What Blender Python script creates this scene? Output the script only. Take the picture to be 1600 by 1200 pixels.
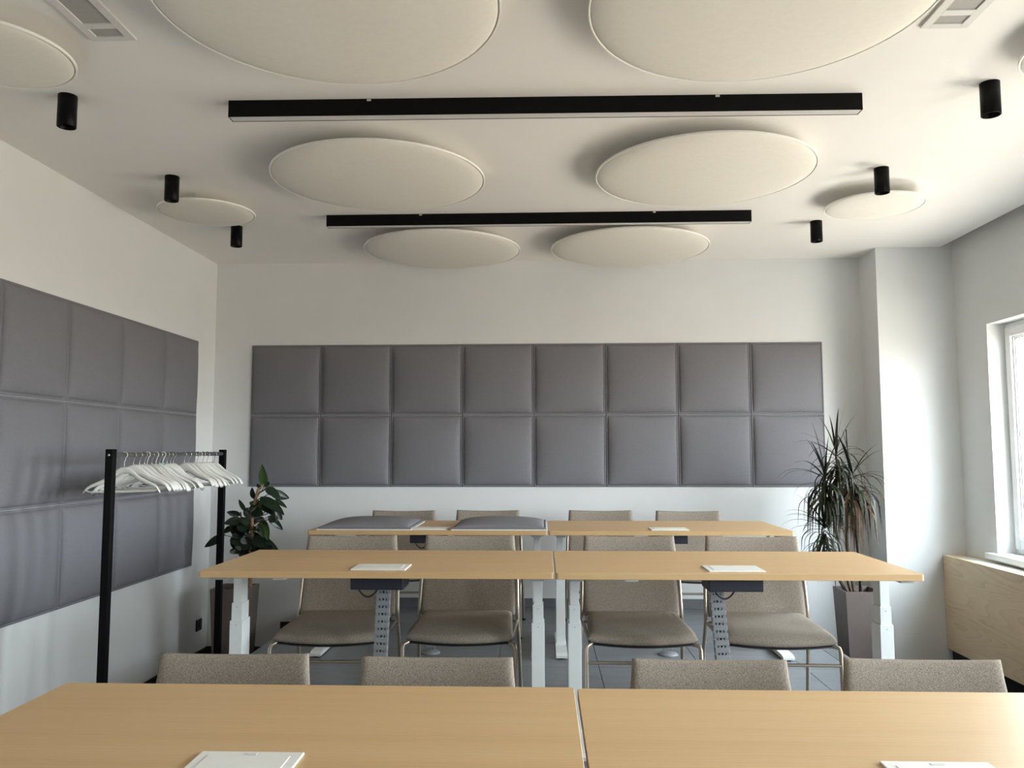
import bpy, bmesh, math, random
from mathutils import Vector, Matrix

random.seed(7)
PI = math.pi
for o in list(bpy.data.objects):
    bpy.data.objects.remove(o)
SC = bpy.context.scene
COL = SC.collection

# ------------------------------------------------------------------ camera
H = 1.745
FPX = 1264.5                                   # focal length in pixels of the 1600x1200 frame
YAW, PITCH, ROLL = math.radians(2.143), math.radians(4.726), math.radians(-0.073)
FWD = Vector((-math.sin(YAW) * math.cos(PITCH), math.cos(YAW) * math.cos(PITCH), math.sin(PITCH)))
_r = Vector((math.cos(YAW), math.sin(YAW), 0))
_u = _r.cross(FWD)
RIGHT = _r * math.cos(ROLL) + _u * math.sin(ROLL)
UP = _u * math.cos(ROLL) - _r * math.sin(ROLL)
cam = bpy.data.objects.new('camera', bpy.data.cameras.new('camera'))
COL.objects.link(cam)
cam.data.sensor_width = 36
cam.data.sensor_fit = 'HORIZONTAL'
cam.data.lens = FPX / 1600 * 36
cam.data.clip_start = 0.05
cam.matrix_world = Matrix(((RIGHT.x, UP.x, -FWD.x, 0), (RIGHT.y, UP.y, -FWD.y, 0), (RIGHT.z, UP.z, -FWD.z, H), (0, 0, 0, 1)))
SC.camera = cam


def at_y(px, py, Y):
    """point at depth Y seen at a pixel of the photograph"""
    d = FWD + RIGHT * ((px - 800) / FPX) - UP * ((py - 600) / FPX)
    return Vector((0, 0, H)) + d * (Y / d.y)


# ------------------------------------------------------------------ daylight
SKY = 22.0
w = bpy.data.worlds.new('daylight')
SC.world = w
w.use_nodes = True
nt = w.node_tree
nt.nodes.clear()
out = nt.nodes.new('ShaderNodeOutputWorld')
bg = nt.nodes.new('ShaderNodeBackground')
tc = nt.nodes.new('ShaderNodeTexCoord')
sp = nt.nodes.new('ShaderNodeSeparateXYZ')
rp = nt.nodes.new('ShaderNodeValToRGB')
mp = nt.nodes.new('ShaderNodeMapRange')
mp.inputs[1].default_value = -1
mp.inputs[2].default_value = 1
nt.links.new(tc.outputs['Generated'], sp.inputs[0])
nt.links.new(sp.outputs['Z'], mp.inputs[0])
nt.links.new(mp.outputs[0], rp.inputs[0])
el = rp.color_ramp.elements
el[0].position = 0.0
el[0].color = (0.37, 0.33, 0.278, 1)            # sunlit paving and facades below the horizon
el[1].position = 1.0
el[1].color = (0.70, 0.86, 1.0, 1)
e = el.new(0.47)
e.color = (0.37, 0.33, 0.278, 1)
e = el.new(0.53)
e.color = (0.88, 0.945, 1.0, 1)
nt.links.new(rp.outputs[0], bg.inputs['Color'])
bg.inputs['Strength'].default_value = SKY
nt.links.new(bg.outputs[0], out.inputs['Surface'])

SC.view_settings.view_transform = 'Standard'
SC.view_settings.look = 'None'
SC.view_settings.gamma = 1
SC.view_settings.use_curve_mapping = False
SC.view_settings.exposure = 0.76
SC.cycles.max_bounces = 12
SC.cycles.diffuse_bounces = 8
SC.cycles.transparent_max_bounces = 12
SC.cycles.use_denoising = True

# room numbers (metres)
XL, XR = -2.797, 3.254            # left wall, window wall
YB, YF = 6.78, -4.0               # back wall, wall behind the camera
ZC = 3.355                        # ceiling
Z0, ZA, ZB = 0.05, 0.268, 0.463   # lower floor, first tier, second tier
YCOL, XCOL = 6.441, 2.655         # pillar in the right-hand corner
PXL, PXR = -1.855, 1.90           # platform edges
YSTEP = 3.02                      # riser between the tiers
WINS = [(6.0, 4.85), (4.2, 3.05), (2.4, 1.25), (0.6, -0.55)]
WZ0, WZ1 = 1.01, 2.665

for (y1, y0) in WINS:             # sampling portals in the window openings
    ld = bpy.data.lights.new('window_portal', 'AREA')
    ld.shape = 'RECTANGLE'
    ld.size = y1 - y0
    ld.size_y = WZ1 - WZ0
    ld.cycles.is_portal = True
    lo = bpy.data.objects.new('window_portal', ld)
    COL.objects.link(lo)
    lo.location = (XR + 0.352, (y0 + y1) / 2, (WZ0 + WZ1) / 2)
    lo.rotation_euler = (PI / 2, 0, PI / 2)

# ------------------------------------------------------------------ materials
MATS = {}


def base(name, rough=0.6, spec=0.5, metal=0.0, col=(0.5, 0.5, 0.5)):
    m = bpy.data.materials.new(name)
    m.use_nodes = True
    b = m.node_tree.nodes['Principled BSDF']
    b.inputs['Base Color'].default_value = (*col, 1)
    b.inputs['Roughness'].default_value = rough
    b.inputs['Specular IOR Level'].default_value = spec
    b.inputs['Metallic'].default_value = metal
    MATS[name] = m
    return m, m.node_tree, b


def N(nt, kind, **kw):
    n = nt.nodes.new(kind)
    for k, v in kw.items():
        if k in n.inputs.keys():
            n.inputs[k].default_value = v
        else:
            setattr(n, k, v)
    return n


def noisy(name, c1, c2, scale, rough=0.6, spec=0.3, bump=0.0, bscale=None, detail=3, stretch=(1, 1, 1), metal=0.0, bdist=0.002):
    """two-tone noise colour and fine relief in object space"""
    m, nt, b = base(name, rough, spec, metal)
    tc = N(nt, 'ShaderNodeTexCoord')
    mpg = N(nt, 'ShaderNodeMapping')
    mpg.inputs['Scale'].default_value = stretch
    nt.links.new(tc.outputs['Object'], mpg.inputs[0])
    n = N(nt, 'ShaderNodeTexNoise', Scale=scale, Detail=detail, Roughness=0.6)
    nt.links.new(mpg.outputs[0], n.inputs['Vector'])
    r = N(nt, 'ShaderNodeValToRGB')
    r.color_ramp.elements[0].position = 0.3
    r.color_ramp.elements[1].position = 0.7
    r.color_ramp.elements[0].color = (*c1, 1)
    r.color_ramp.elements[1].color = (*c2, 1)
    nt.links.new(n.outputs['Fac'], r.inputs[0])
    nt.links.new(r.outputs[0], b.inputs['Base Color'])
    if bump:
        n2 = N(nt, 'ShaderNodeTexNoise', Scale=bscale or scale, Detail=2)
        nt.links.new(mpg.outputs[0], n2.inputs['Vector'])
        bp = N(nt, 'ShaderNodeBump', Strength=bump, Distance=bdist)
        nt.links.new(n2.outputs['Fac'], bp.inputs['Height'])
        nt.links.new(bp.outputs[0], b.inputs['Normal'])
    return m


noisy('wall_paint', (0.70, 0.705, 0.70), (0.725, 0.73, 0.725), 3, 0.85, 0.2, 0.12, 180, bdist=0.001)
noisy('ceiling_paint', (0.86, 0.84, 0.81), (0.88, 0.86, 0.83), 2, 0.9, 0.15, 0.05, 150, bdist=0.001)
noisy('panel_fabric', (0.180, 0.176, 0.192), (0.194, 0.190, 0.207), 60, 0.75, 0.25, 0.15, 900, bdist=0.0006)
noisy('disc_fabric', (0.80, 0.77, 0.70), (0.83, 0.80, 0.73), 40, 0.9, 0.15, 0.2, 700, bdist=0.0006)
noisy('disc_rim', (0.86, 0.85, 0.81), (0.88, 0.87, 0.83), 20, 0.45, 0.4)
noisy('chair_fabric', (0.150, 0.122, 0.097), (0.375, 0.320, 0.262), 330, 0.92, 0.15, 0.5, 420, detail=2, bdist=0.0015)
noisy('champagne_metal', (0.36, 0.30, 0.24), (0.40, 0.34, 0.27), 30, 0.34, 0.5, metal=0.75)
noisy('white_metal', (0.72, 0.74, 0.73), (0.75, 0.77, 0.76), 15, 0.42, 0.4, 0.05, 500)
noisy('grey_metal', (0.42, 0.43, 0.43), (0.46, 0.47, 0.47), 15, 0.45, 0.4)
noisy('black_metal', (0.0022, 0.0022, 0.0025), (0.0035, 0.0035, 0.0038), 20, 0.4, 0.12)
noisy('black_satin', (0.006, 0.006, 0.007), (0.010, 0.010, 0.011), 20, 0.5, 0.3)
noisy('rail_metal', (0.10, 0.10, 0.105), (0.14, 0.14, 0.145), 20, 0.35, 0.5, metal=0.5)
noisy('chrome', (0.62, 0.62, 0.61), (0.68, 0.68, 0.67), 20, 0.25, 0.5, metal=0.9)
noisy('black_plastic', (0.008, 0.008, 0.009), (0.012, 0.012, 0.013), 40, 0.5, 0.4)
noisy('navy_plastic', (0.014, 0.016, 0.026), (0.018, 0.020, 0.032), 40, 0.45, 0.4)
noisy('spine_plastic', (0.20, 0.21, 0.22), (0.23, 0.24, 0.25), 40, 0.4, 0.5)
noisy('white_plastic', (0.76, 0.75, 0.71), (0.79, 0.78, 0.74), 30, 0.38, 0.45)
noisy('hanger_white', (0.80, 0.79, 0.75), (0.84, 0.83, 0.79), 25, 0.45, 0.4)
noisy('diffuser', (0.60, 0.59, 0.58), (0.64, 0.63, 0.62), 10, 0.5, 0.4)
noisy('vent_grey', (0.40, 0.385, 0.375), (0.43, 0.415, 0.40), 60, 0.7, 0.2)
noisy('vent_frame', (0.70, 0.69, 0.67), (0.72, 0.71, 0.69), 20, 0.6, 0.3)
noisy('tile', (0.125, 0.132, 0.142), (0.175, 0.183, 0.196), 5, 0.36, 0.55, 0.12, 60, 6, (1, 3, 1))
noisy('grout', (0.07, 0.072, 0.078), (0.09, 0.092, 0.098), 40, 0.85, 0.2)
noisy('trim_alu', (0.20, 0.215, 0.225), (0.24, 0.255, 0.265), 20, 0.38, 0.5, metal=0.4)
noisy('skirting', (0.018, 0.018, 0.02), (0.026, 0.026, 0.028), 20, 0.5, 0.4)
noisy('pot_mauve', (0.150, 0.118, 0.108), (0.175, 0.138, 0.126), 8, 0.5, 0.35, 0.05, 200)
noisy('soil', (0.012, 0.009, 0.007), (0.05, 0.036, 0.026), 90, 0.95, 0.1, 0.8, 90, bdist=0.01)
noisy('bark', (0.22, 0.13, 0.07), (0.36, 0.23, 0.13), 40, 0.8, 0.2, 0.5, 120)
noisy('dark_bark', (0.05, 0.035, 0.025), (0.12, 0.09, 0.06), 50, 0.85, 0.2, 0.5, 120)
noisy('rubber_leaf', (0.004, 0.011, 0.006), (0.010, 0.026, 0.011), 9, 0.3, 0.4, detail=2)
noisy('rubber_leaf_young', (0.022, 0.058, 0.012), (0.050, 0.095, 0.022), 9, 0.3, 0.5, detail=2)
noisy('dracaena_leaf', (0.007, 0.009, 0.006), (0.026, 0.027, 0.017), 16, 0.5, 0.25, detail=2)
noisy('dracaena_green', (0.014, 0.024, 0.008), (0.036, 0.045, 0.015), 16, 0.5, 0.25, detail=2)
noisy('dracaena_dead', (0.045, 0.022, 0.012), (0.11, 0.058, 0.030), 16, 0.7, 0.2, detail=2)
noisy('upvc', (0.80, 0.81, 0.81), (0.82, 0.83, 0.83), 10, 0.35, 0.45)
noisy('grille_white', (0.74, 0.72, 0.66), (0.78, 0.76, 0.70), 10, 0.45, 0.4)
noisy('green_sticker', (0.30, 0.62, 0.56), (0.36, 0.68, 0.62), 20, 0.6, 0.2)


def wood(name, c1, c2, c3, along=(0.35, 9, 9), wav=2.2, dist=5.0, rough=0.42, fine=60, wmix=0.10, contour=0):
    m, nt, b = base(name, rough, 0.35)
    tc = N(nt, 'ShaderNodeTexCoord')
    oi = N(nt, 'ShaderNodeObjectInfo')
    off = N(nt, 'ShaderNodeVectorMath', operation='SCALE')
    off.inputs[0].default_value = (13.1, 7.7, 5.3)
    nt.links.new(oi.outputs['Random'], off.inputs['Scale'])
    add = N(nt, 'ShaderNodeVectorMath', operation='ADD')
    nt.links.new(tc.outputs['Object'], add.inputs[0])
    nt.links.new(off.outputs[0], add.inputs[1])
    mpg = N(nt, 'ShaderNodeMapping')
    mpg.inputs['Scale'].default_value = along
    nt.links.new(add.outputs[0], mpg.inputs[0])
    n1 = N(nt, 'ShaderNodeTexNoise', Scale=1.6, Detail=5, Roughness=0.6, Distortion=0.3)
    nt.links.new(mpg.outputs[0], n1.inputs['Vector'])
    wv = N(nt, 'ShaderNodeTexWave', Scale=wav, Distortion=dist, Detail=3)
    wv.wave_type = 'BANDS'
    wv.bands_direction = 'Y'
    wv.inputs['Detail Scale'].default_value = 0.8
    nt.links.new(mpg.outputs[0], wv.inputs['Vector'])
    mp2 = N(nt, 'ShaderNodeMapping')
    mp2.inputs['Scale'].default_value = (along[0] * 6, along[1] * 6, along[2] * 6)
    nt.links.new(add.outputs[0], mp2.inputs[0])
    n2 = N(nt, 'ShaderNodeTexNoise', Scale=fine / 10, Detail=3, Roughness=0.7)
    nt.links.new(mp2.outputs[0], n2.inputs['Vector'])
    mx = N(nt, 'ShaderNodeMix', data_type='FLOAT')
    mx.inputs[0].default_value = wmix
    nt.links.new(n1.outputs['Fac'], mx.inputs[2])
    if contour:                                   # cathedral figure: level lines of a stretched noise
        n3 = N(nt, 'ShaderNodeTexNoise', Scale=1.0, Detail=1.2, Roughness=0.45, Distortion=0.4)
        nt.links.new(mpg.outputs[0], n3.inputs['Vector'])
        k1 = N(nt, 'ShaderNodeMath', operation='MULTIPLY')
        k1.inputs[1].default_value = contour
        nt.links.new(n3.outputs['Fac'], k1.inputs[0])
        k2 = N(nt, 'ShaderNodeMath', operation='FRACT')
        nt.links.new(k1.outputs[0], k2.inputs[0])
        k3 = N(nt, 'ShaderNodeMath', operation='POWER')
        k3.inputs[1].default_value = 0.45
        nt.links.new(k2.outputs[0], k3.inputs[0])
        nt.links.new(k3.outputs[0], mx.inputs[3])
    else:
        nt.links.new(wv.outputs['Fac'], mx.inputs[3])
    mx2 = N(nt, 'ShaderNodeMix', data_type='FLOAT')
    mx2.inputs[0].default_value = 0.35
    nt.links.new(mx.outputs[0], mx2.inputs[2])
    nt.links.new(n2.outputs['Fac'], mx2.inputs[3])
    r = N(nt, 'ShaderNodeValToRGB')
    r.color_ramp.elements[0].position = 0.25
    r.color_ramp.elements[0].color = (*c1, 1)
    r.color_ramp.elements[1].position = 0.78
    r.color_ramp.elements[1].color = (*c3, 1)
    e = r.color_ramp.elements.new(0.5)
    e.color = (*c2, 1)
    nt.links.new(mx2.outputs[0], r.inputs[0])
    nt.links.new(r.outputs[0], b.inputs['Base Color'])
    bp = N(nt, 'ShaderNodeBump', Strength=0.06, Distance=0.001)
    nt.links.new(n2.outputs['Fac'], bp.inputs['Height'])
    nt.links.new(bp.outputs[0], b.inputs['Normal'])
    return m


wood('table_wood', (0.49, 0.315, 0.152), (0.555, 0.365, 0.184), (0.605, 0.415, 0.222))
wood('edge_wood', (0.44, 0.26, 0.115), (0.50, 0.31, 0.145), (0.55, 0.35, 0.175))
wood('oak_veneer', (0.50, 0.37, 0.22), (0.70, 0.55, 0.36), (0.78, 0.63, 0.43), along=(1, 0.5, 4.2), fine=40, wmix=0.42, contour=20)
g = bpy.data.materials.new('window_glass')
g.use_nodes = True
gt = g.node_tree
gt.nodes.clear()
go = gt.nodes.new('ShaderNodeOutputMaterial')
gm = gt.nodes.new('ShaderNodeMixShader')
gl = gt.nodes.new('ShaderNodeLayerWeight')          # facing term: the same from either side of the thin pane
gl.inputs['Blend'].default_value = 0.5
gp = gt.nodes.new('ShaderNodeMath')
gp.operation = 'POWER'
gp.inputs[1].default_value = 4.0
gf = gt.nodes.new('ShaderNodeMapRange')
gf.inputs[3].default_value = 0.04
gf.inputs[4].default_value = 0.75
gt.links.new(gl.outputs['Facing'], gp.inputs[0])
gt.links.new(gp.outputs[0], gf.inputs[0])
ga = gt.nodes.new('ShaderNodeBsdfTransparent')
ga.inputs['Color'].default_value = (0.97, 0.985, 0.98, 1)
gb = gt.nodes.new('ShaderNodeBsdfGlossy')
gb.inputs['Roughness'].default_value = 0.02
gt.links.new(gf.outputs[0], gm.inputs[0])
gt.links.new(ga.outputs[0], gm.inputs[1])
gt.links.new(gb.outputs[0], gm.inputs[2])
gt.links.new(gm.outputs[0], go.inputs['Surface'])
MATS['window_glass'] = g


# ------------------------------------------------------------------ mesh helpers
class MB:
    """collects shapes, builds one mesh"""

    def __init__(self):
        self.v, self.f, self.s = [], [], []

    def add(self, vs, fs, smooth=False):
        b = len(self.v)
        self.v += [tuple(p) for p in vs]
        self.f += [tuple(i + b for i in q) for q in fs]
        self.s += [smooth] * len(fs)
        return self

    def box(self, x0, x1, y0, y1, z0, z1, bev=0.0):
        if bev <= 0:
            vs = [(x, y, z) for z in (z0, z1) for y in (y0, y1) for x in (x0, x1)]
            fs = [(0, 2, 3, 1), (4, 5, 7, 6), (0, 1, 5, 4), (2, 6, 7, 3), (0, 4, 6, 2), (1, 3, 7, 5)]
            return self.add(vs, fs)
        bm = bmesh.new()
        bmesh.ops.create_cube(bm, size=1)
        for q in bm.verts:
            q.co = Vector(((x0 + x1) / 2 + q.co.x * (x1 - x0), (y0 + y1) / 2 + q.co.y * (y1 - y0), (z0 + z1) / 2 + q.co.z * (z1 - z0)))
        bmesh.ops.bevel(bm, geom=bm.edges[:], offset=bev, segments=2, affect='EDGES', profile=0.5)
        bm.verts.index_update()
        self.add([q.co[:] for q in bm.verts], [[q.index for q in f.verts] for f in bm.faces])
        bm.free()
        return self

    def frustum(self, c0, a0, b0, c1, a1, b1):
        """box between two rectangles (half sizes a,b) centred c0 (low) and c1 (high)"""
        vs = []
        for c, a, b in ((c0, a0, b0), (c1, a1, b1)):
            for sx, sy in ((-1, -1), (1, -1), (1, 1), (-1, 1)):
                vs.append((c[0] + sx * a, c[1] + sy * b, c[2]))
        return self.add(vs, [(3, 2, 1, 0), (4, 5, 6, 7), (0, 1, 5, 4), (1, 2, 6, 5), (2, 3, 7, 6), (3, 0, 4, 7)])

    def tube(self, pts, r, n=8, cap=True, flat=1.0):
        pts = [Vector(p) for p in pts]
        rs = r if isinstance(r, (list, tuple)) else [r] * len(pts)
        vs, fs = [], []
        prev = None
        for i, p in enumerate(pts):
            t = (pts[min(i + 1, len(pts) - 1)] - pts[max(i - 1, 0)]).normalized()
            if prev is None:
                a = Vector((0, 0, 1)) if abs(t.z) < 0.9 else Vector((1, 0, 0))
                u = t.cross(a).normalized()
            else:
                u = (prev - t * prev.dot(t)).normalized()
            prev = u
            q = t.cross(u)
            for k in range(n):
                an = 2 * PI * k / n
                vs.append(p + u * math.cos(an) * rs[i] + q * math.sin(an) * rs[i] * flat)
        for i in range(len(pts) - 1):
            for k in range(n):
                fs.append((i * n + k, i * n + (k + 1) % n, (i + 1) * n + (k + 1) % n, (i + 1) * n + k))
        self.add(vs, fs, True)
        if cap:
            self.add(vs[:n], [tuple(reversed(range(n)))])
            self.add(vs[-n:], [tuple(range(n))])
        return self

    def lathe(self, prof, n=48, c=(0, 0, 0), smooth=True):
        """profile (r, z) around a vertical axis"""
        vs, fs = [], []
        for r, z in prof:
            for k in range(n):
                a = 2 * PI * k / n
                vs.append((c[0] + r * math.cos(a), c[1] + r * math.sin(a), c[2] + z))
        for i in range(len(prof) - 1):
            for k in range(n):
                fs.append((i * n + k, i * n + (k + 1) % n, (i + 1) * n + (k + 1) % n, (i + 1) * n + k))
        return self.add(vs, fs, smooth)

    def grid(self, fn, nu, nv, smooth=True, flip=False):
        vs = [fn(i / nu, j / nv) for j in range(nv + 1) for i in range(nu + 1)]
        fs = []
        for j in range(nv):
            for i in range(nu):
                a = j * (nu + 1) + i
                q = (a, a + 1, a + nu + 2, a + nu + 1)
                fs.append(tuple(reversed(q)) if flip else q)
        return self.add(vs, fs, smooth)

    def mesh(self, name):
        me = bpy.data.meshes.new(name)
        me.from_pydata(self.v, [], self.f)
        bm = bmesh.new()
        bm.from_mesh(me)
        bmesh.ops.recalc_face_normals(bm, faces=bm.faces[:])
        bm.to_mesh(me)
        bm.free()
        me.polygons.foreach_set('use_smooth', self.s)
        me.update()
        return me

    def build(self, name, mat, parent=None, loc=(0, 0, 0), rot=(0, 0, 0)):
        me = self.mesh(name)
        me.materials.append(MATS[mat])
        return link(name, me, parent, loc, rot)


def link(name, me, parent=None, loc=(0, 0, 0), rot=(0, 0, 0)):
    o = bpy.data.objects.new(name, me)
    COL.objects.link(o)
    o.parent = parent
    o.location = loc
    o.rotation_euler = rot
    return o


def tag(o, label, cat, group=None):
    o['label'] = label
    o['category'] = cat
    if group:
        o['group'] = group
    return o


def thing(name, label, cat, loc=(0, 0, 0), rz=0.0, group=None):
    o = link(name, None, None, loc, (0, 0, rz))
    o.empty_display_size = 0.1
    return tag(o, label, cat, group)


def struct(o, label=None, cat=None):
    o['kind'] = 'structure'
    if label:
        o['label'] = label
    if cat:
        o['category'] = cat
    return o


def copy_tree(root, parent=None):
    c = root.copy()
    COL.objects.link(c)
    if parent is not None:
        c.parent = parent
    for ch in list(root.children):
        copy_tree(ch, c)
    return c


# ------------------------------------------------------------------ the room
def structbox(name, mat, args, label, cat, bev=0):
    return struct(MB().box(*args, bev).build(name, mat), label, cat)


structbox('floor', 'grout', (XL - .2, XR + .4, YF - .2, YB + .2, Z0 - .12, Z0), 'dark lower floor along the side walls', 'floor')
structbox('wall_back', 'wall_paint', (XL - .2, XR + .4, YB, YB + .2, Z0, ZC + .25), 'pale grey painted back wall behind the padded panels', 'wall')
structbox('wall_left', 'wall_paint', (XL - .2, XL, YF, YB, Z0, ZC + .25), 'pale painted left wall behind the clothes rack', 'wall')
structbox('wall_front', 'wall_paint', (XL - .2, XR + .4, YF - .2, YF, Z0, ZC + .25), 'pale painted wall behind the camera', 'wall')
structbox('wall_corner', 'wall_paint', (XCOL, XR, YCOL, YB, Z0, ZC + .2), 'pale pillar boxed into the right back corner', 'wall')
# ceiling with a curtain slot along the window wall
mb = MB()
mb.box(XL, 3.165, YF, YB, ZC, ZC + .2)
mb.box(3.165, XR + .2, YF, YCOL, ZC + .16, ZC + .25)
struct(mb.build('ceiling', 'ceiling_paint'), 'smooth off-white ceiling', 'ceiling')
structbox('trim_1', 'grey_metal', (3.170, 3.185, YF, YCOL - .25, ZC + .01, ZC + .05), 'thin curtain track in the ceiling slot by the windows', 'trim')
# window wall, openings left out
mb = MB()
T = 0.36
ys = [YCOL + .3]
mb.box(XR, XR + T, YF, YB, Z0, WZ0)
mb.box(XR, XR + T, YF, YB, WZ1, ZC + .25)
edges = [YB] + [q for wn in WINS for q in wn] + [YF]
for i in range(0, len(edges), 2):
    mb.box(XR, XR + T, edges[i + 1], edges[i], WZ0, WZ1)
struct(mb.build('wall_right', 'wall_paint'), 'pale window wall on the right', 'wall')


def window(idx, y1, y0, loc=None, rz=0.0):
    root = link('window_%d' % idx, None, None, loc or (XR + .12, (y0 + y1) / 2, WZ0), (0, 0, rz))
    struct(root, ['white framed window above the oak radiator cover', 'white framed window beside the middle row', 'white framed window beside the front row', 'white framed window beside the camera'][idx - 1], 'window')
    h, hw = WZ1 - WZ0, (y1 - y0) / 2

    def ring(a, b, x0, x1, lo, hi, y_lo, y_hi, bev=.004):
        m = MB()
        m.box(x0, x1, y_lo, y_lo + a, lo, hi, bev)
        m.box(x0, x1, y_hi - a, y_hi, lo, hi, bev)
        m.box(x0, x1, y_lo + a, y_hi - a, lo, lo + b, bev)
        m.box(x0, x1, y_lo + a, y_hi - a, hi - b, hi, bev)
        return m
    ring(.035, .04, 0.012, .09, 0.0, h, -hw, hw).build('frame', 'upvc', root)
    for lo, hi in ((-hw + .022, hw - .022),):
        sash = ring(.062, .072, -.006, .07, .035, h - .03, lo, hi).build('sash', 'upvc', root)
        ring(.012, .012, .012, .05, .035 + .072, h - .03 - .072, lo + .062, hi - .062, .002).build('bead', 'upvc', sash)
        ring(.005, .005, .022, .034, .119, h - .114, lo + .074, hi - .074, 0).build('seal', 'rail_metal', sash)
        MB().box(.026, .030, lo + .075, hi - .075, .12, h - .115).build('pane', 'window_glass', sash)
    hd = MB().box(-.022, -.006, -hw + .045, -hw + .070, .78, .85, .004)
    hd.box(-.05, -.02, -hw + .050, -hw + .064, .70, .83, .004)
    hd.build('handle', 'upvc', root)
    MB().box(-.175, .012, -hw - .075, hw + .075, -.047, -.002, .006).build('sill', 'upvc', root)


for i, (a, b) in enumerate(WINS):
    window(i + 1, a, b)

# skirting
SK = 0.083
structbox('baseboard_back', 'tile', (PXL, PXR, YB - .010, YB, ZB, ZB + .075), 'grey tile skirting along the back of the platform', 'baseboard')
structbox('baseboard_left', 'skirting', (XL, XL + .012, YF, YB, Z0, Z0 + SK), 'black skirting at the foot of the left wall', 'baseboard')
structbox('baseboard_back_left', 'skirting', (XL + .012, PXL, YB - .012, YB, Z0, Z0 + SK), 'black skirting under the left end of the back wall', 'baseboard')
structbox('baseboard_back_right', 'skirting', (PXR, XCOL, YB - .012, YB, Z0, Z0 + SK), 'black skirting under the right end of the back wall', 'baseboard')
structbox('baseboard_pillar_side', 'skirting', (XCOL - .012, XCOL, YCOL, YB, Z0, Z0 + SK), 'black skirting on the side of the corner pillar', 'baseboard')
structbox('baseboard_pillar_front', 'skirting', (XCOL - .012, 3.09, YCOL - .012, YCOL, Z0, Z0 + SK), 'black skirting on the front of the corner pillar', 'baseboard')

# two-tier platform, tiled
TILE = 0.607
JX, JY = 0.330, YB - 0.012


def tiled(name, label, x0, x1, y0, y1, ztop, zlow):
    root = struct(MB().box(x0 + .002, x1 - .002, y0 + .002, y1, zlow, ztop - .0105).build(name, 'grout'), label, 'floor')
    g_ = .0016
    xs = sorted({x0 + .092, x1 - .092} | {JX + k * TILE for k in range(-8, 9) if x0 + .13 < JX + k * TILE < x1 - .13})
    ysn = sorted({y0 + .03, y1 - .001} | {JY - k * TILE for k in range(1, 16) if y0 + .08 < JY - k * TILE < y1 - .05})
    cache = {}
    for i in range(len(xs) - 1):
        for j in range(len(ysn) - 1):
            a, b = xs[i + 1] - xs[i] - 2 * g_, ysn[j + 1] - ysn[j] - 2 * g_
            key = (round(a, 4), round(b, 4))
            if key not in cache:
                me = MB().box(-a / 2, a / 2, -b / 2, b / 2, -.010, 0, .0012).mesh('tile')
                me.materials.append(MATS['tile'])
                cache[key] = me
            t = link('tile', cache[key], root, ((xs[i] + xs[i + 1]) / 2, (ysn[j] + ysn[j + 1]) / 2, ztop))
    for s, xe in ((-1, x0), (1, x1)):
        m = MB()
        a, b = (xe, xe + .090) if s < 0 else (xe - .090, xe)
        m.box(a, b, y0, y1 - .002, ztop - .010, ztop + .001, .001)
        for q in (.022, .045, .068):
            m.box(a + q - .006, a + q + .006, y0, y1 - .002, ztop + .001, ztop + .0035, .001)
        m.box(xe - .004 if s < 0 else xe - .002, xe + .002 if s < 0 else xe + .004, y0, y1 - .002, ztop - .03, ztop - .002)
        m.build('edge_trim', 'trim_alu', root)
    m = MB().box(x0 + .092, x1 - .092, y0, y0 + .028, ztop - .010, ztop + .001, .001)
    m.build('edge_trim', 'trim_alu', root)
    return root


tiled('platform_floor', 'upper tier of the grey tiled platform under the back two rows', PXL, PXR, YSTEP, YB - .012, ZB, Z0)
tiled('platform_floor', 'lower tier of the grey tiled platform under the front row', PXL, PXR, 1.15, YSTEP - .003, ZA, Z0)

# ------------------------------------------------------------------ radiator cover
rc = thing('radiator_cover', 'oak veneer radiator cover with white top grille below the windows', 'radiator cover', (3.077, YCOL - .004, Z0))
cl = YCOL - YF - .6                                   # runs along the window wall
zt, zb = .945 - Z0, .243 - Z0
MB().box(0, .020, -cl, 0, zb, zt, .0015).build('front_panel', 'oak_veneer', rc)
MB().box(.020, .045, -cl, 0, zt - .020, zt, .001).build('top_panel', 'oak_veneer', rc)
MB().box(.135, .172, -cl, 0, zt - .020, zt, .001).build('top_panel', 'oak_veneer', rc)
m = MB().box(.045, .052, -cl, -.12, zt - .012, zt + .002).box(.128, .135, -cl, -.12, zt - .012, zt + .002)
gr = m.build('grille', 'grille_white', rc)
MB().box(.045, .135, -.12, 0, zt - .020, zt, .001).build('top_panel', 'oak_veneer', rc)
slat = MB().box(-.0035, .0035, -cl / 2 + .06, cl / 2 - .06, -.010, .001).mesh('slat')
slat.materials.append(MATS['grille_white'])
for k in range(6):
    link('slat', slat, gr, (.060 + k * .012, -cl / 2 - .06, zt))
MB().box(.060, .075, -cl, 0, 0, zt - .022).build('back_board', 'black_satin', rc)
MB().box(.040, .060, -cl, 0, 0, zb + .02).build('plinth', 'black_satin', rc)

# ------------------------------------------------------------------ padded wall panels
PW = 0.6


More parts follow.
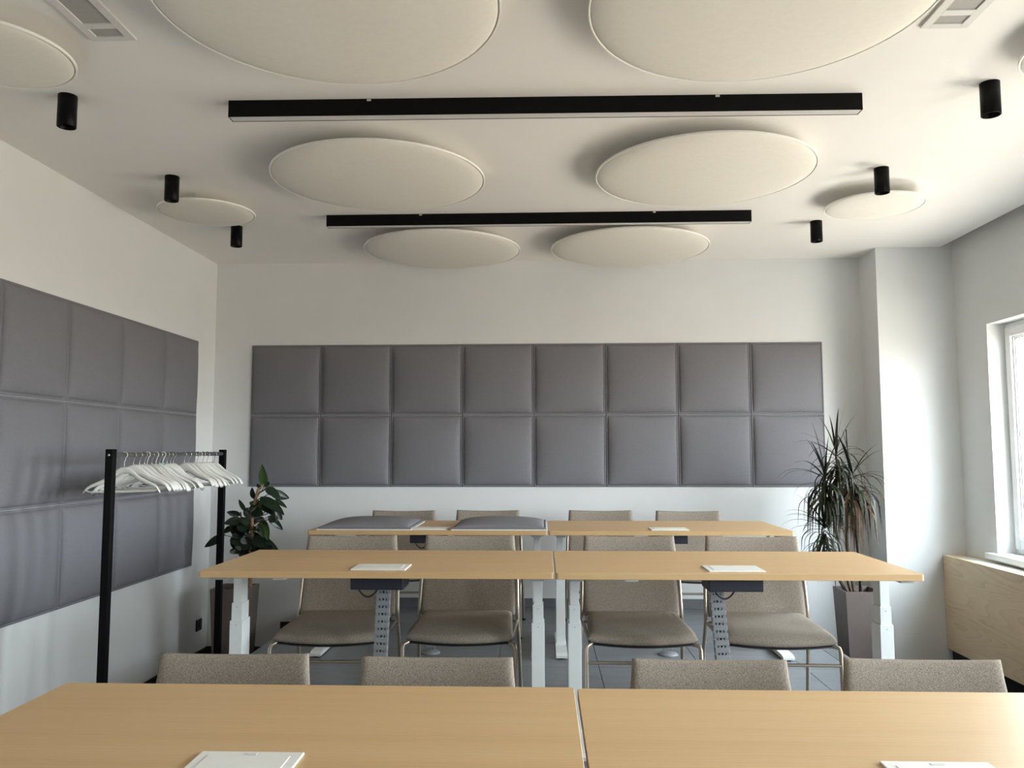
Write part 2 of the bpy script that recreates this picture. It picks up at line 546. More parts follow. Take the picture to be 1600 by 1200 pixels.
def panel_mesh():
    m = MB()
    a = PW / 2 - .0012
    ks = [0, .0015, .004, .020, .0226, .026, .036, .05, .075, .11, .16, .22, .30, .38, .46, .5]
    us = [-a + 2 * a * k for k in ks] + [a - 2 * a * k for k in reversed(ks[:-1])]

    def hgt(x, z):
        d = min(a - abs(x), a - abs(z))
        if d < .0012:
            return .006
        if d < .0135:
            return .0115
        b = a - .0135
        X, Z = min(1, abs(x) / b), min(1, abs(z) / b)
        return .007 + .014 * ((1 - X ** 20) * (1 - Z ** 20)) ** .5 + .036 * ((1 - X ** 2.6) * (1 - Z ** 2.6)) ** .75
    n = len(us)
    vs = [(x, -hgt(x, z), z) for z in us for x in us]
    fs = [(j * n + i, j * n + i + 1, (j + 1) * n + i + 1, (j + 1) * n + i) for j in range(n - 1) for i in range(n - 1)]
    m.add(vs, fs, True)
    m.box(-a, a, -.0055, 0, -a, a)
    me = m.mesh('acoustic_panel')
    me.materials.append(MATS['panel_fabric'])
    return me


PANEL = panel_mesh()
ORD = ['first', 'second', 'third', 'fourth', 'fifth', 'sixth', 'seventh', 'eighth']
PX0, PZ0 = -2.4725, 2.646
for j in range(2):
    for i in range(8):
        o = link('acoustic_panel', PANEL, None, (PX0 + (i + .5) * PW, YB - .001, PZ0 - (j + .5) * PW))
        tag(o, 'grey padded square panel on the back wall, %s row, %s from the left' % (['upper', 'lower'][j], ORD[i]), 'wall panel', 'padded panels on the back wall')
for j in range(3):
    for i in range(5):
        o = link('acoustic_panel', PANEL, None, (XL + .001, 6.42 - (i + .5) * PW, 2.638 - (j + .5) * PW), (0, 0, PI / 2))
        tag(o, 'grey padded square panel on the left wall, %s row, %s from the back corner' % (['top', 'middle', 'bottom'][j], ORD[i]), 'wall panel', 'padded panels on the left wall')


def socket(label, loc, rz, wdt):
    t = thing('wall_socket', label, 'socket', loc, rz)
    m = MB().box(-wdt / 2, wdt / 2, -.012, 0, -.045, .045, .003)
    m.build('plate', 'black_plastic', t)
    k = max(1, round(wdt / .085))
    for q in range(k):
        cx = (q - (k - 1) / 2) * .075
        MB().lathe([(.0, .004), (.017, .004), (.019, .0), (.021, .0)], 20).build('socket_face', 'black_satin', t, (cx, -.0125, 0), (PI / 2, 0, 0))


socket('black double wall socket low on the back wall', (-2.095, YB - .0005, .292), 0, .165)
socket('black wall socket low on the left wall by the corner', (XL + .0005, 6.60, .342), PI / 2, .10)

# ------------------------------------------------------------------ ceiling fittings


def disc(label, x, y, R, z=3.282, sp=0.073):
    t = thing('ceiling_disc', label, 'acoustic disc', (x, y, ZC), 0, 'round cream discs on the ceiling')
    zr = z - ZC
    prof = [(R - .011, .005)]
    B = .044 if R > .4 else .026
    for k in range(0, 31):
        q = (k / 30) ** 1.8
        r = (R - .011) * (1 - q)
        s = r / (R - .011)
        prof.append((max(r, .0005), -.002 - B * (.30 * (1 - s ** 12) ** .7 + .70 * (1 - s ** 2.6))))
    MB().lathe(prof, 72).build('pad', 'disc_fabric', t, (0, 0, zr))
    MB().lathe([(R - .0075, .006), (R, .006), (R, -.0035), (R - .0015, -.005), (R - .006, -.005), (R - .0075, -.0035), (R - .0075, .006)], 72, smooth=False).build('rim', 'disc_rim', t, (0, 0, zr))
    MB().lathe([(R - .007, .0), (.001, .0)], 72).build('backing', 'disc_rim', t, (0, 0, zr + .005))
    for k in range(3):
        a = 2 * PI * k / 3 + .5
        MB().tube([(0, 0, zr + .004), (0, 0, 0)], .008, 10).build('spacer', 'chrome', t, (R * .6 * math.cos(a), R * .6 * math.sin(a), 0))


disc('large round cream ceiling disc nearest the camera, left of the two', -.735, 2.66, .6)
disc('large round cream ceiling disc nearest the camera, right of the two', .765, 2.70, .6)
disc('large round cream ceiling disc between the black light bars, left of the two', -.920, 4.452, .6)
disc('large round cream ceiling disc between the black light bars, right of the two', .904, 4.432, .6)
disc('large round cream ceiling disc beside the back wall, left of the two', -.762, 6.095, .598)
disc('large round cream ceiling disc beside the back wall, right of the two', .669, 6.097, .598)
disc('small round cream ceiling disc between the two left rear spotlights', -2.160, 5.045, .3)
disc('small round cream ceiling disc between the two right rear spotlights', 2.098, 5.085, .297)
disc('small round cream ceiling disc cut by the left edge of the photo', -2.135, 2.945, .3)
disc('small round cream ceiling disc just beyond the right edge of the photo', 2.175, 3.06, .3)


def spot(label, x, y):
    t = thing('spotlight', label, 'spotlight', (x, y, ZC), 0, 'black cylinder spotlights on the ceiling')
    R, h = .0405, .146
    MB().lathe([(.001, 0), (R, 0), (R, -h + .001), (R - .001, -h), (R - .003, -h), (R - .004, -h + .001), (R - .005, -h + .035)], 32).build('housing', 'black_metal', t)
    MB().lathe([(R - .005, -h + .035), (.022, -h + .05), (.001, -h + .05)], 32).build('reflector', 'black_satin', t)


for lab, x, y in [('left front', -2.148, 3.479), ('left middle', -2.169, 4.565), ('left rear', -2.189, 5.627),
                  ('right front', 1.973, 3.517), ('right middle', 1.946, 4.593), ('right rear', 1.935, 5.67)]:
    s, p = lab.split()
    spot('black cylinder ceiling spotlight in the %s row, %s' % (s, {'front': 'nearest the camera', 'middle': 'overlapping the small disc', 'rear': 'nearest the back wall'}[p]), x, y)


def light_bar(label, x0, x1, y, rz):
    t = thing('linear_light', label, 'ceiling light', ((x0 + x1) / 2, y, ZC), rz, 'black linear ceiling lights')
    L, W, h = (x1 - x0) / 2, .029, .078
    m = MB()
    m.box(-L, L, -W, -W + .003, -h, 0)
    m.box(-L, L, W - .003, W, -h, 0)
    m.box(-L, L, -W + .003, W - .003, -.004, 0)
    m.build('housing', 'black_metal', t)
    for s in (-1, 1):
        MB().box(s * L - (.003 if s > 0 else 0), s * L + (.003 if s < 0 else 0), -W + .003, W - .003, -h, -.004).build('end_cap', 'black_metal', t)
    MB().box(-L + .004, L - .004, -W + .004, W - .004, -h + .001, -h + .006).build('diffuser', 'diffuser', t)
    for q in (-.55, .55):
        MB().box(q * L - .01, q * L + .01, -W - .002, -W, -.012, -.002).build('clip', 'chrome', t)


light_bar('long black linear ceiling light nearer the camera', -1.438, 1.450, 3.602, math.atan2(.036, 2.888))
light_bar('long black linear ceiling light nearer the back wall', -1.470, 1.408, 5.402, 0)


def vent(label, xc, y1, wdt=.178, L=1.25):
    t = thing('ceiling_vent', label, 'air vent', (xc, y1 - L / 2, ZC), 0, 'slot air vents in the ceiling')
    hw, hl = wdt / 2, L / 2
    m = MB()
    m.box(-hw, -hw + .034, -hl, hl, -.010, 0, .002)
    m.box(hw - .034, hw, -hl, hl, -.010, 0, .002)
    for y in (-hl, -hl + .092, hl - .128, hl - .032):
        m.box(-hw + .034, hw - .034, y, y + (.036 if y in (-hl + .092, hl - .128) else .032), -.010, 0)
    m.build('frame', 'vent_frame', t)
    for a, b in ((hl - .092, hl - .032), (-hl + .128, hl - .128), (-hl + .032, -hl + .092)):
        MB().box(-hw + .034, hw - .034, a, b, -.005, 0).build('grille', 'vent_grey', t)


vent('white slot air vent in the ceiling at the top left corner', -1.665, 2.985)
vent('white slot air vent in the ceiling at the top right corner', 1.532, 3.018)

# ------------------------------------------------------------------ tables
TW, TD, TT = 1.5, .75, .027
LINK = MB().box(-.031, .031, -.013, .013, -.0105, .0125, .003)
LINK.box(-.030, -.018, -.009, .009, -.020, -.0105)
LINK.box(-.011, -.004, -.010, .010, -.020, -.0105)
LINK.box(.018, .030, -.009, .009, -.020, -.0105)
LINK.box(.004, .011, -.010, .010, -.020, -.0105)
LINK = LINK.mesh('link')
LINK.materials.append(MATS['spine_plastic'])


def rounded_slab(w_, d_, r, z0, z1):
    pts = []
    for cx, cy, a0 in ((w_ - r, d_ - r, 0), (r, d_ - r, 90), (r, r, 180), (w_ - r, r, 270)):
        for k in range(5):
            a = math.radians(a0 + k * 22.5)
            pts.append((cx + r * math.cos(a), cy + r * math.sin(a)))
    e_ = .0015
    rings = [(0, z0 + e_), (0, z1 - e_), (e_, z1)]
    vs, fs = [], []
    n = len(pts)
    cx, cy = w_ / 2, d_ / 2
    for ins, z in [(e_, z0)] + rings:
        for x, y in pts:
            vs.append((x - math.copysign(ins, x - cx), y - math.copysign(ins, y - cy), z))
    for i in range(3):
        for k in range(n):
            fs.append((i * n + k, i * n + (k + 1) % n, (i + 1) * n + (k + 1) % n, (i + 1) * n + k))
    fs.append(tuple(reversed(range(n))))
    fs.append(tuple(range(3 * n, 4 * n)))
    return vs, fs


def table(label, x0, y0, ztop, zfloor, off=0.0, rz=0.0, lean=-.02, spine_x=.02):
    """x0,y0 front left corner of the top; off shifts the frame along the top"""
    t = thing('desk', label, 'desk', (x0, y0, zfloor), rz, 'height-adjustable desks in three rows')
    zt = ztop - zfloor
    vs, fs = rounded_slab(TW, TD, .012, zt - TT, zt)
    top = MB().add([(a - TW / 2, b - TD / 2, c - zt) for a, b, c in vs], fs).build('tabletop', 'table_wood', t, (TW / 2, TD / 2, zt))
    zu = zt - TT
    cx = TW / 2 + off
    m = MB()
    for y in (.235, .49):
        m.box(cx - .60, cx + .60, y, y + .028, zu - .020, zu - .001, .001)
    m.build('frame_rail', 'white_metal', t)
    for s in (-1, 1):
        lx = cx + s * .692
        b = MB().box(lx - .045, lx + .045, .06, TD - .06, zu - .010, zu - .001, .001)
        b.box(lx - .030, lx + .030, .10, TD - .10, zu - .024, zu - .010, .002)
        b.build('side_bracket', 'grey_metal', t)
        leg = link('leg', None, t, (lx, TD / 2, 0))
        leg.empty_display_size = .05
        z1, z2 = .586, .507
        MB().box(-.020, .020, -.038, .038, z1 - .02, zu - .022, .002).build('upper_tube', 'white_metal', leg)
        MB().box(-.0245, .0245, -.044, .044, z2 - .02, z1, .002).build('middle_tube', 'white_metal', leg)
        MB().box(-.0295, .0295, -.050, .050, .030, z2, .002).build('lower_tube', 'white_metal', leg)
        for zz, yy in ((z1 - .018, -.0442), (z2 - .018, -.0502)):
            MB().lathe([(.0005, .0006), (.0022, .0006), (.003, 0)], 10).build('screw', 'grey_metal', leg, (0, yy, zz), (PI / 2, 0, 0))
        f = MB()
        hw, hl = .035, .325
        prof = [(-hl, .008), (-hl, .022), (-hl + .04, .034), (hl - .04, .034), (hl, .022), (hl, .008)]
        fv = [(sx * hw, y, z) for sx in (-1, 1) for y, z in prof]
        n = len(prof)
        ff = [tuple(range(n)), tuple(reversed(range(n, 2 * n)))] + [(k, k + n, (k + 1) % n + n, (k + 1) % n) for k in range(n)]
        foot = f.add(fv, ff).build('foot', 'white_metal', t, (lx, TD / 2, 0))
        for y in (-hl + .03, hl - .03):
            MB().lathe([(.018, .010), (.018, 0), (.001, 0)], 14).build('glide', 'black_plastic', foot, (0, y, 0))
    # flush power box with its housing under the top
    lid = MB().box(-.117, .117, -.083, .083, 0, .0055, .002).build('power_box_lid', 'white_plastic', t, (TW / 2 + .005, .125, zt))
    MB().box(-.093, .093, -.055, .055, .0055, .0068, .0006).build('flap', 'white_plastic', lid)
    MB().box(-.014, .014, .059, .071, .0055, .0064, .0003).build('finger_notch', 'diffuser', lid)
    b = MB().box(-.113, .113, -.078, .078, -.055, -.0005, .004)
    b.build('power_box_housing', 'navy_plastic', t, (TW / 2, .125, zu))
    pts = [Vector((TW / 2 - .085 + .085 * (k / 16), .075, zu - .052 - .036 * math.sin(PI * (k / 16)) ** .8)) for k in range(17)]
    MB().tube(pts, .0036, 8).build('cable', 'black_plastic', t)
    # cable spine of linked vertebrae
    sx, sy = TW / 2 + spine_x, .185
    n = int((zu - .075 - .02) / .0305)
    spine = MB().tube([(sx, sy, zu - .05), (sx + lean, sy + .01, .05)], .006, 6).build('cable_spine', 'black_plastic', t)
    for k in range(n):
        q = k / (n - 1)
        link('link', LINK, spine, (sx + lean * q, sy + .01 * q, zu - .070 - (zu - .115) * q), (0, 0, random.uniform(-.05, .05)))
    MB().lathe([(.001, .012), (.055, .012), (.065, 0), (.001, 0)], 24).build('spine_base', 'spine_plastic', t, (sx + lean, sy + .01, 0))
    # white control box and hand switch under the edge
    MB().box(-.032, .032, -.02, .02, -.022, -.0005, .009).build('hand_switch', 'white_plastic', t, (TW / 2 - .43, .10, zu))
    MB().box(-.10, .10, -.045, .045, -.030, -.001, .006).build('control_box', 'grey_metal', t, (TW / 2 + .42, .34, zu))
    return t


SEAM = .049
table('light wood desk in the front row, left of the seam', .092 - .004 - TW, 1.664, 1.062, ZA, -.008)
table('light wood desk in the front row, right of the seam', .092 + .006, 1.662, 1.060, ZA, .02)
table('light wood desk in the middle row, left of the seam', SEAM - .003 - TW, 3.412, 1.241, ZB, -.0115, lean=-.03, spine_x=.005)
table('light wood desk in the middle row, right of the seam', SEAM + .004, 3.408, 1.241, ZB, .031, lean=.05, spine_x=-.055)
table('light wood desk in the back row carrying two loose grey panels', .032 - .003 - TW, 5.065, 1.251, ZB, -.01)
table('light wood desk in the back row with a clear top', .032 + .004, 5.065, 1.251, ZB, .02)

# two spare panels lying on the back desk
for lab, px0, px1, yy in [('loose grey padded panel lying on the left end of the back desk', 495, 642, 5.385), ('loose grey padded panel lying by the desk seam in the back row', 706, 854, 5.385)]:
    x0 = at_y(px0, 829, 5.09).x
    x1 = at_y(px1, 829, 5.09).x
    t = thing('loose_panel', lab, 'wall panel', ((x0 + x1) / 2, yy, 1.2515), 0, 'loose panels on the back desk')
    bd = MB().box(-.299, .299, -.299, .299, 0, .006, .001).build('backing_board', 'white_plastic', t)
    p = link('pad', PANEL, t, (0, 0, .0065), (-PI / 2, 0, 0))
    p.scale = (.985, .92, .985)

# ------------------------------------------------------------------ chairs


def slab(fn, thick, nu, nv, edge=.06):
    """upholstered slab: fn(u,v)->(point, normal); rounded edges"""
    def prof(t):
        d = min(t, 1 - t)
        return 1.0 if d >= edge else math.sqrt(max(0, 1 - (1 - d / edge) ** 2))
    m = MB()
    ts_u = [0, .01, .03, .06] + [.06 + .88 * k / (nu - 1) for k in range(1, nu - 1)] + [.94, .97, .99, 1]
    ts_v = [0, .01, .03, .06] + [.06 + .88 * k / (nv - 1) for k in range(1, nv - 1)] + [.94, .97, .99, 1]
    A, B_ = len(ts_u), len(ts_v)
    vs = []
    for side in (1, -1):
        for v in ts_v:
            for u in ts_u:
                p, nrm = fn(u, v)
                k = prof(u) * prof(v)
                vs.append(p + nrm * (thick / 2 * k * side))
    fs = []
    for s in range(2):
        o = s * A * B_
        for j in range(B_ - 1):
            for i in range(A - 1):
                q = (o + j * A + i, o + j * A + i + 1, o + (j + 1) * A + i + 1, o + (j + 1) * A + i)
                fs.append(q if s == 0 else tuple(reversed(q)))
    m.add(vs, fs, True)
    bm = bmesh.new()
    me = bpy.data.meshes.new('tmp')
    me.from_pydata(m.v, [], m.f)
    bm.from_mesh(me)
    bmesh.ops.remove_doubles(bm, verts=bm.verts[:], dist=1e-5)
    bm.verts.index_update()
    out_ = MB().add([q.co[:] for q in bm.verts], [[q.index for q in f.verts] for f in bm.faces], True)
    bm.free()
    bpy.data.meshes.remove(me)
    return out_


def chair_seat(u, v):
    x = (u - .5) * 2
    yb, yf = .235, -.288 + .040 * x * x
    y = yf + (yb - yf) * v
    hw = .252 - .022 * v
    z = .424 - .008 * (1 - x * x) * (1 - v) - .010 * max(0, .25 - v) ** 2 * 16 + .008 * v
    return Vector((x * hw, y, z)), Vector((0, -.04, 1)).normalized()


def chair_back(u, v):
    x = (u - .5) * 2
    z = .425 + (.822 - .425) * v + .008 * v * x * x
    y = .245 + .095 * v + .012 * math.sin(v * PI) - .020 * x * x
    hw = .247 + .006 * math.sin(min(1, v * 1.2) * PI) - .008 * max(0, v - .75) / .25
    return Vector((x * hw, y, z)), Vector((.12 * x * -1, -1, .22)).normalized()


def make_chair():
    t = thing('conference_chair', '', 'chair', (0, 0, 0), 0, 'beige fabric chairs behind the desks')
    seat = slab(chair_seat, .046, 10, 10).build('seat', 'chair_fabric', t)
    slab(lambda u, v: (chair_seat(u, v)[0] * 1 + Vector((0, 0, -.022)), Vector((0, 0, 1))), .012, 8, 8).build('seat_pan', 'black_plastic', seat)
    slab(chair_back, .034, 12, 12, .05).build('backrest', 'chair_fabric', t)
    r = .0098
    for s in (-1, 1):
        x = s * .262
        pf = [(s * .215, -.225, .390), (s * .240, -.245, .392), (s * .256, -.257, .386), (x, -.262, .370), (x, -.270, .25), (x, -.282, .012)]
        MB().tube(pf, r, 10).build('front_leg', 'champagne_metal', t)
        pr = [(x + s * .012, .335, .012), (x + s * .004, .275, .25), (x - s * .002, .235, .40), (x - s * .004, .245, .48), (x - s * .008, .275, .62), (x - s * .016, .292, .665), (x - s * .06, .298, .685)]
        MB().tube(pr, r, 10).build('rear_leg', 'champagne_metal', t)
        MB().tube([(s * .235, -.235, .388), (s * .246, 0, .388), (s * .258, .235, .398)], .008, 8).build('side_rail', 'champagne_metal', t)
        for y in (-.282, .335):
            xx = x if y < 0 else x + s * .012
            MB().lathe([(.013, .014), (.013, 0), (.001, 0)], 12).build('glide', 'black_plastic', t, (xx, y, 0))
    MB().tube([(-.262, -.267, .312), (.262, -.267, .312)], .0075, 8).build('stretcher', 'champagne_metal', t)
    MB().tube([(-.258, .236, .394), (.258, .236, .394)], .0075, 8).build('back_rail', 'champagne_metal', t)
    return t


CH = []
for row, zf, zmid, lst in [('front', ZA, 0, [(-.985, 2.645, 1), (-.335, 2.622, 0), (.516, 2.622, 0), (1.172, 2.645, -1)]),
                           ('middle', ZB, 0, [(-1.015, 4.40, 2), (-.393, 4.43, 0), (.460, 4.42, 0), (1.094, 4.41, -2)]),
                           ('back', ZB, 0, [(-1.056, 6.24, 1), (-.420, 6.28, 0), (.440, 6.28, 0), (1.090, 6.24, -1)])]:
    for i, (x, y, a) in enumerate(lst):
        CH.append((row, zf, x, y - .335, a, i))
proto = make_chair()
for k, (row, zf, x, y, a, i) in enumerate(CH):
    o = proto if k == 0 else copy_tree(proto)
    o.location = (x, y, zf)
    o.rotation_euler = (0, 0, math.radians(a))
    o['label'] = 'beige tweed chair with slim metal legs in the %s row, %s' % (row, ['leftmost', 'second from the left', 'second from the right', 'rightmost'][i])

# ------------------------------------------------------------------ clothes rack
RX, RY0, RY1 = -2.3, 4.25, 5.765
t = thing('clothes_rack', 'black metal clothes rack standing by the left wall', 'clothes rack', (RX, (RY0 + RY1) / 2, Z0))
zr = 1.757 - Z0
for y in (RY0, RY1):
    yl = y - (RY0 + RY1) / 2
    post = MB().box(-.0205, .0205, yl - .0205, yl + .0205, .03, zr, .002).build('post', 'black_metal', t)
    MB().box(-.24, .24, yl - .0205, yl + .0205, 0, .03, .002).build('foot', 'black_metal', t)
    MB().lathe([(.0005, .004), (.005, .004), (.007, .002), (.007, 0)], 16).build('bolt', 'chrome', post, (0, yl - .0207, zr - .032), (PI / 2, 0, 0))
hl = (RY1 - RY0) / 2
MB().tube([(0, -hl + .0205, zr - .030), (0, hl - .0205, zr - .030)], .0135, 14).build('rail', 'rail_metal', t)
MB().box(-.012, .012, -hl + .0205, hl - .0205, .06, .085, .002).build('lower_bar', 'black_metal', t)
ZRAIL = 1.757 - .030


# hangers
def hanger_proto(kind):
    t = thing('clothes_hanger', '', 'hanger', (0, 0, 0), 0, 'white hangers on the clothes rack')
    W = .206
    n = 22
    vs, fs = [], []
    broad = (kind == 0)
    for i in range(n + 1):
        s = -1 + 2 * i / n
        a = abs(s)
        q_ = max(0, min(1, (a - .10) / .40))
        zc = -.084 - .022 * q_ * q_ * (3 - 2 * q_) - .084 * max(0, a - .08)
        if a > .86:
            zc -= .022 * ((a - .86) / .14) ** 1.6
        hh = (.020 * (1 - a) ** 1.3 + .0115) if broad else (.012 * (1 - a) + .007)
        th = (.006 + .024 * a ** 2.4) if broad else (.0055 + .003 * a)
        yb = -.028 * a * a                        # arms sweep forward
        x = s * W
        k8 = 8
        for k in range(k8):
            an = 2 * PI * k / k8
            vs.append((x, yb + th * math.cos(an), zc + hh * math.sin(an)))
    for i in range(n):
        for k in range(8):
            fs.append((i * 8 + k, i * 8 + (k + 1) % 8, (i + 1) * 8 + (k + 1) % 8, (i + 1) * 8 + k))
    fs.append(tuple(range(8)))
    fs.append(tuple(range(n * 8, n * 8 + 8)))
    m = MB().add(vs, fs, True)
    body = m.build('shoulder', 'hanger_white', t)
    e_ = W * .93
    MB().tube([(-e_, -.026, -.192), (-e_ * .9, -.020, -.200), (0, 0, -.203), (e_ * .9, -.020, -.200), (e_, -.026, -.192)], .0038, 8).build('trouser_bar', 'hanger_white', t)
    pts = [(.0, 0, -.060), (0, 0, -.040), (.004, 0, -.030)]
    for k in range(11):
        a = math.radians(-60 + k * 26)
        pts.append((.0 + .0165 * math.cos(a), 0, .0 + .0165 * math.sin(a)))
    MB().tube(pts, .0019, 6).build('hook', 'chrome' if kind == 0 else 'hanger_white', t)
    return t


H0, H1 = hanger_proto(0), hanger_proto(1)
used = {0: False, 1: False}
necks = [(185, 1), (199, 0), (209, 0), (217, 0), (222, 1), (229, 0), (236, 1), (242, 0), (247, 1), (253, 0), (259, 0), (264, 0),
         (281, 0), (289, 0), (297, 0), (302, 0), (306, 1), (311, 0), (318, 0), (329, 0)]
NTH = ['first', 'second', 'third', 'fourth', 'fifth', 'sixth', 'seventh', 'eighth', 'ninth', 'tenth', 'eleventh', 'twelfth', 'thirteenth',
       'fourteenth', 'fifteenth', 'sixteenth', 'seventeenth', 'eighteenth', 'nineteenth', 'twentieth']
for i, (px, kd) in enumerate(necks):
    src = (H0, H1)[kd]
    o = copy_tree(src) if used[kd] else src
    used[kd] = True
    Y = RX * -FPX / (847.3 - px) * 1.0
    rzh = math.radians(9 * math.sin(i * .8 + .6) + random.uniform(-2, 2) + (1 if i < 12 else 6))
    o.location = (RX, Y, ZRAIL + .0135 - .0146)
    o.rotation_euler = (0, math.radians(random.uniform(-2.5, 2.5)), rzh)
    o['label'] = '%s white hanger on the clothes rack, %s from the camera' % ('broad' if kd == 0 else 'slim', NTH[i])
    if i == 8:
        MB().box(-.014, .014, -.012, -.0105, -.082, -.050, .0005).build('size_tab', 'green_sticker', o)

# ------------------------------------------------------------------ plants


def pot(t, wt, wb, h):
    m = MB()
    m.frustum((0, 0, 0), wb, wb, (0, 0, h), wt, wt)
    m.f = [q for q in m.f if q != (4, 5, 6, 7)]
    m.s = m.s[:len(m.f)]
    m.add([(-wt, -wt, h), (wt, -wt, h), (wt, wt, h), (-wt, wt, h), (-wt + .012, -wt + .012, h), (wt - .012, -wt + .012, h), (wt - .012, wt - .012, h), (-wt + .012, wt - .012, h),
           (-wt + .014, -wt + .014, h - .08), (wt - .014, -wt + .014, h - .08), (wt - .014, wt - .014, h - .08), (-wt + .014, wt - .014, h - .08)],
          [(0, 1, 5, 4), (1, 2, 6, 5), (2, 3, 7, 6), (3, 0, 4, 7), (4, 5, 9, 8), (5, 6, 10, 9), (6, 7, 11, 10), (7, 4, 8, 11)])
    m.build('planter', 'pot_mauve', t)
    w2 = wt - .014
    MB().grid(lambda u, v: ((u - .5) * 2 * w2, (v - .5) * 2 * w2, h - .045 + .008 * math.sin(u * 11 + v * 7)), 10, 10).build('soil', 'soil', t)


def leaf_mesh(name, mat, bend):
    m = MB()
    nu, nv = 14, 6

    def fn(u, v):
        s = (v - .5) * 2
        wd = .5 * (math.sin(PI * min(1, u ** .8)) ** .75) * (1 - .12 * u)
        z = -bend * u * u + .05 * abs(s) ** 1.4 * (1 - u * .4)
        return (u, s * wd, z)
    m.grid(fn, nu, nv)
    for k in range(nu):
        pass
    me = m.mesh(name)
    me.materials.append(MATS[mat])
    return me


rt = thing('rubber_plant', 'dark glossy rubber plant in a tall brown planter by the left corner', 'plant', (-2.366, 6.245, Z0))
pot(rt, .140, .112, .66)
LEAVES = [leaf_mesh('leaf', 'rubber_leaf', b) for b in (.04, .12, .2)]
YOUNG = leaf_mesh('leaf', 'rubber_leaf_young', .08)
LST = [(825, 330, 790, 50, 95, 1), (775, 360, 735, 275, 50, 0), (690, 470, 660, 345, 62, 0), (830, 335, 1020, 450, 115, 0), (890, 395, 1145, 465, 105, 0),
       (775, 465, 1070, 625, 130, 0), (960, 480, 1110, 590, 52, 0), (950, 610, 1055, 740, 80, 0), (880, 600, 960, 705, 66, 0), (865, 690, 1060, 865, 85, 0),
       (960, 690, 1005, 770, 42, 0), (825, 595, 632, 515, 118, 1), (580, 640, 505, 480, 52, 0), (530, 690, 342, 625, 74, 0), (535, 735, 320, 775, 95, 0),
       (395, 780, 530, 955, 110, 0), (420, 820, 310, 905, 64, 0), (340, 920, 40, 1090, 85, 0), (790, 730, 875, 995, 95, 1), (735, 790, 820, 965, 75, 0),
       (705, 890, 700, 1105, 110, 0), (755, 890, 770, 1095, 95, 0), (790, 960, 1020, 1140, 76, 0), (590, 700, 710, 810, 130, 0), (520, 755, 625, 910, 150, 0),
       (655, 620, 805, 665, 115, 0), (395, 1000, 610, 1060, 160, 0), (410, 1120, 600, 1130, 130, 0), (490, 975, 420, 890, 76, 0), (650, 785, 515, 715, 86, 0),
       (860, 1060, 930, 1140, 64, 0), (775, 1080, 905, 1130, 84, 0), (570, 870, 470, 930, 120, 0), (640, 950, 555, 1150, 130, 0), (560, 620, 660, 700, 90, 0),
       (600, 980, 470, 1090, 130, 0), (640, 850, 760, 880, 100, 0), (860, 330, 870, 250, 46, 0),
       (560, 800, 430, 860, 120, 0), (600, 1060, 420, 1020, 130, 0), (680, 960, 850, 1080, 120, 0), (660, 1060, 800, 1140, 110, 0), (560, 930, 640, 1040, 130, 0),
       (620, 740, 560, 840, 120, 0), (680, 760, 800, 700, 90, 0), (640, 1150, 500, 1170, 110, 0), (720, 540, 640, 640, 80, 0), (800, 560, 920, 640, 90, 0),
       (480, 830, 560, 980, 130, 0), (430, 940, 540, 1060, 140, 0), (700, 660, 610, 590, 70, 0)]
ax0 = Vector((-2.366, 6.245, 0))
for i, (bx, by, tx, ty, wd, yg) in enumerate(LST):
    bY = 6.24 + random.uniform(-.07, .10)
    tY = bY + random.uniform(-.13, .09)
    bp = at_y(310 + bx / 8, 720 + by / 8, bY)
    tp = at_y(310 + tx / 8, 720 + ty / 8, tY)
    if i == 17:
        bp, tp = at_y(310 + bx / 8, 720 + by / 8, 6.15), at_y(310 + tx / 8, 720 + ty / 8, 6.18)
    ax = tp - bp
    L = ax.length
    ax.normalize()
    view = (Vector((0, 0, H)) - bp).normalized()
    nrm = (view + Vector((random.uniform(-.5, .5), random.uniform(-.2, .2), random.uniform(.1, .8)))).normalized()
    nrm = (nrm - ax * nrm.dot(ax)).normalized()
    sd = nrm.cross(ax)
    W = wd / 8 / FPX * bY * 1.22
    me = YOUNG if yg else LEAVES[i % 3]
    o = link('leaf', me, rt)
    M = Matrix(((ax.x * L, sd.x * W, nrm.x * L, bp.x), (ax.y * L, sd.y * W, nrm.y * L, bp.y), (ax.z * L, sd.z * W, nrm.z * L, bp.z), (0, 0, 0, 1)))
    o.matrix_local = Matrix.Translation(-rt.location) @ M
    # leaf stalk back to the trunk line
    zq = max(bp.z - .05, .72)
    q = (zq - .70) / .75
    tr = at_y(392, 922, 6.24).lerp(at_y(403, 765, 6.24), max(0, min(1, q)))
    pts = [tr - rt.location, (tr.lerp(bp, .6) + Vector((0, 0, -.008))) - rt.location, bp + ax * (L * .05) - rt.location]
    MB().tube(pts, [.0045, .0035, .0028], 6).build('stalk', 'dark_bark', rt)
trunk = [at_y(390, 935, 6.24), at_y(393, 860, 6.24), at_y(394, 800, 6.23), at_y(398, 785, 6.22), at_y(403, 765, 6.22), at_y(412, 757, 6.23)]
MB().tube([p - rt.location for p in trunk], [.017, .015, .013, .012, .010, .005], 10).build('trunk', 'bark', rt)
MB().tube([at_y(381, 935, 6.30) - rt.location, at_y(380, 860, 6.31) - rt.location, at_y(376, 800, 6.29) - rt.location], [.010, .009, .005], 8).build('trunk', 'dark_bark', rt)

dt = thing('dracaena', 'spiky dragon plant with drooping leaves in a tall brown planter by the pillar', 'plant', (2.345, 6.235, Z0))
pot(dt, .136, .108, .665)


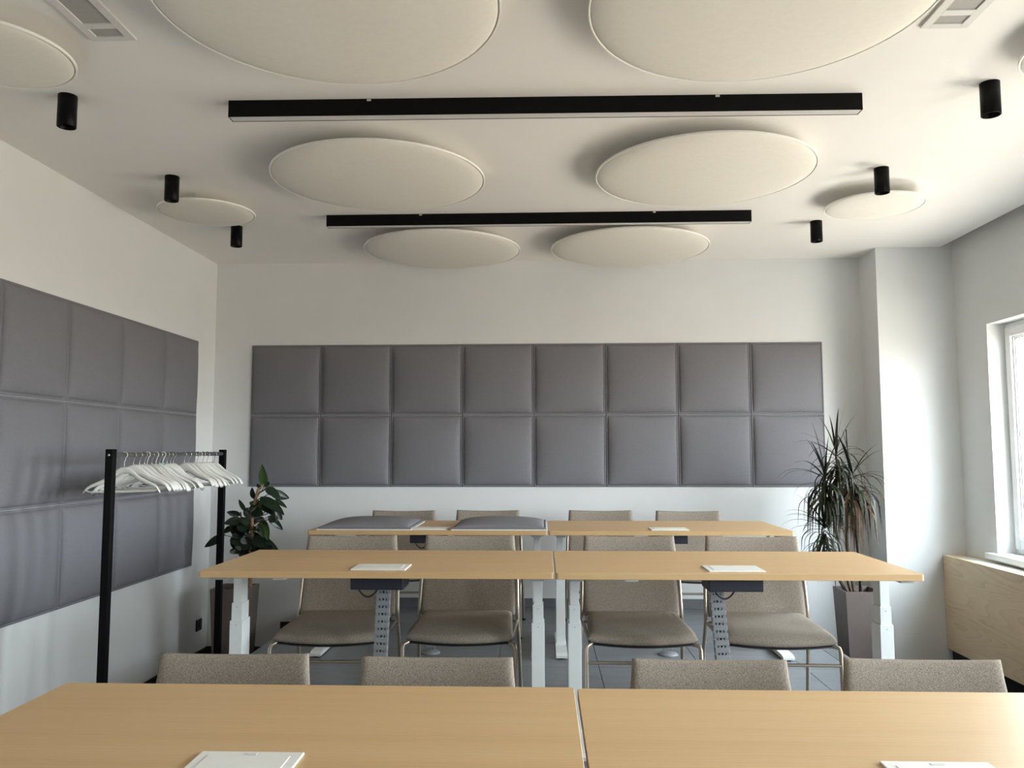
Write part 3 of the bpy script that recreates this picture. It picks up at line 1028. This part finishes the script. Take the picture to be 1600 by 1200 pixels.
def blade(name, mat, elev, droop, wdt):
    """unit-length narrow leaf leaving along +X at an elevation and bending down"""
    pts = []
    p = Vector((0, 0, 0))
    a = elev
    n = 12
    for k in range(n + 1):
        pts.append(p.copy())
        p = p + Vector((math.cos(a), 0, math.sin(a))) / n
        a = max(a - droop * (.4 + 1.2 * k / n) / n, -1.5)
    m = MB()
    vs, fs = [], []
    for k, q in enumerate(pts):
        u = k / n
        wd = wdt * (.55 + .45 * min(1, u * 4)) * (1 - u ** 2.2) + .0006
        vs += [(q.x, -wd, q.z + wd * .35), (q.x, 0, q.z), (q.x, wd, q.z + wd * .35)]
    for k in range(n):
        for s in (0, 1):
            fs.append((k * 3 + s, k * 3 + s + 1, (k + 1) * 3 + s + 1, (k + 1) * 3 + s))
    m.add(vs, fs, True)
    me = m.mesh(name)
    me.materials.append(MATS[mat])
    return me


def fam(mat):
    return {'up': [blade('blade', mat, math.radians(e_), d, .026) for e_, d in ((82, .25), (70, .5), (58, .6), (48, .8))],
            'out': [blade('blade', mat, math.radians(e_), d, .025) for e_, d in ((42, 1.4), (30, 1.7), (38, 2.2), (15, 1.6))],
            'down': [blade('blade', mat, math.radians(e_), d, .023) for e_, d in ((20, 4.0), (0, 3.6), (-20, 3.0), (-40, 2.6), (5, 4.6))]}


FD, FG, FX = fam('dracaena_leaf'), fam('dracaena_green'), fam('dracaena_dead')
heads = [((1306, 706), 6.24, .36, 7, 9, 44, 0), ((1289, 742), 6.20, .37, 7, 9, 54, 0), ((1332, 740), 6.17, .38, 7, 8, 64, 0), ((1288, 818), 6.14, .31, 10, 26, 54, 0)]
for hi, ((hx, hy), Y, L0, nu, no, nd, _) in enumerate(heads):
    c = at_y(hx, hy, Y)
    for kind, cnt in (('up', nu), ('out', no), ('down', nd)):
        for k in range(cnt):
            ang = 2 * PI * (k + random.random() * .8) / cnt + hi
            F_ = FG if random.random() < .25 else FD
            dz = {'up': .0, 'out': -.02, 'down': -.04}[kind] - random.random() * (.17 if kind == 'down' else .02)
            L = L0 * random.uniform(.75, 1.1) * (1.12 if kind == 'down' else 1.08)
            if hi == 2 and kind == 'down' and random.random() < .55:
                F_ = FX
                L *= 1.12
            me = random.choice(F_[kind])
            p = c + Vector((0, 0, dz)) - dt.location
            # keep blades clear of the wall and the pillar
            end = c + Vector((math.cos(ang), math.sin(ang), 0)) * L * {'up': .45, 'out': .9, 'down': .55}[kind]
            if end.y > YB - .06:
                ang = -ang
            elif end.x > XCOL - .03 and end.y > YCOL - .06:
                ang = -abs(ang % PI) + .2
            o = link('blade', me, dt, p, (0, 0, ang))
            o.scale = (L, L, L)
base_ = Vector((0, 0, .61))
for (hx, hy), Y, sx in (((1306, 712), 6.24, -.02), ((1289, 748), 6.20, -.05), ((1332, 746), 6.17, .03), ((1287, 838), 6.16, -.07)):
    e_ = at_y(hx, hy, Y) - dt.location
    b_ = base_ + Vector((sx, random.uniform(-.03, .03), 0))
    MB().tube([b_, b_.lerp(e_, .35) + Vector((sx * .2, 0, 0)), b_.lerp(e_, .7), e_], [.013, .012, .010, .008], 8).build('cane', 'dark_bark', dt)
MB().tube([Vector((.03, .0, .6)), at_y(1327, 745, 6.2) - dt.location, at_y(1322, 671, 6.2) - dt.location], .0045, 8).build('support_stake', 'black_plastic', dt)
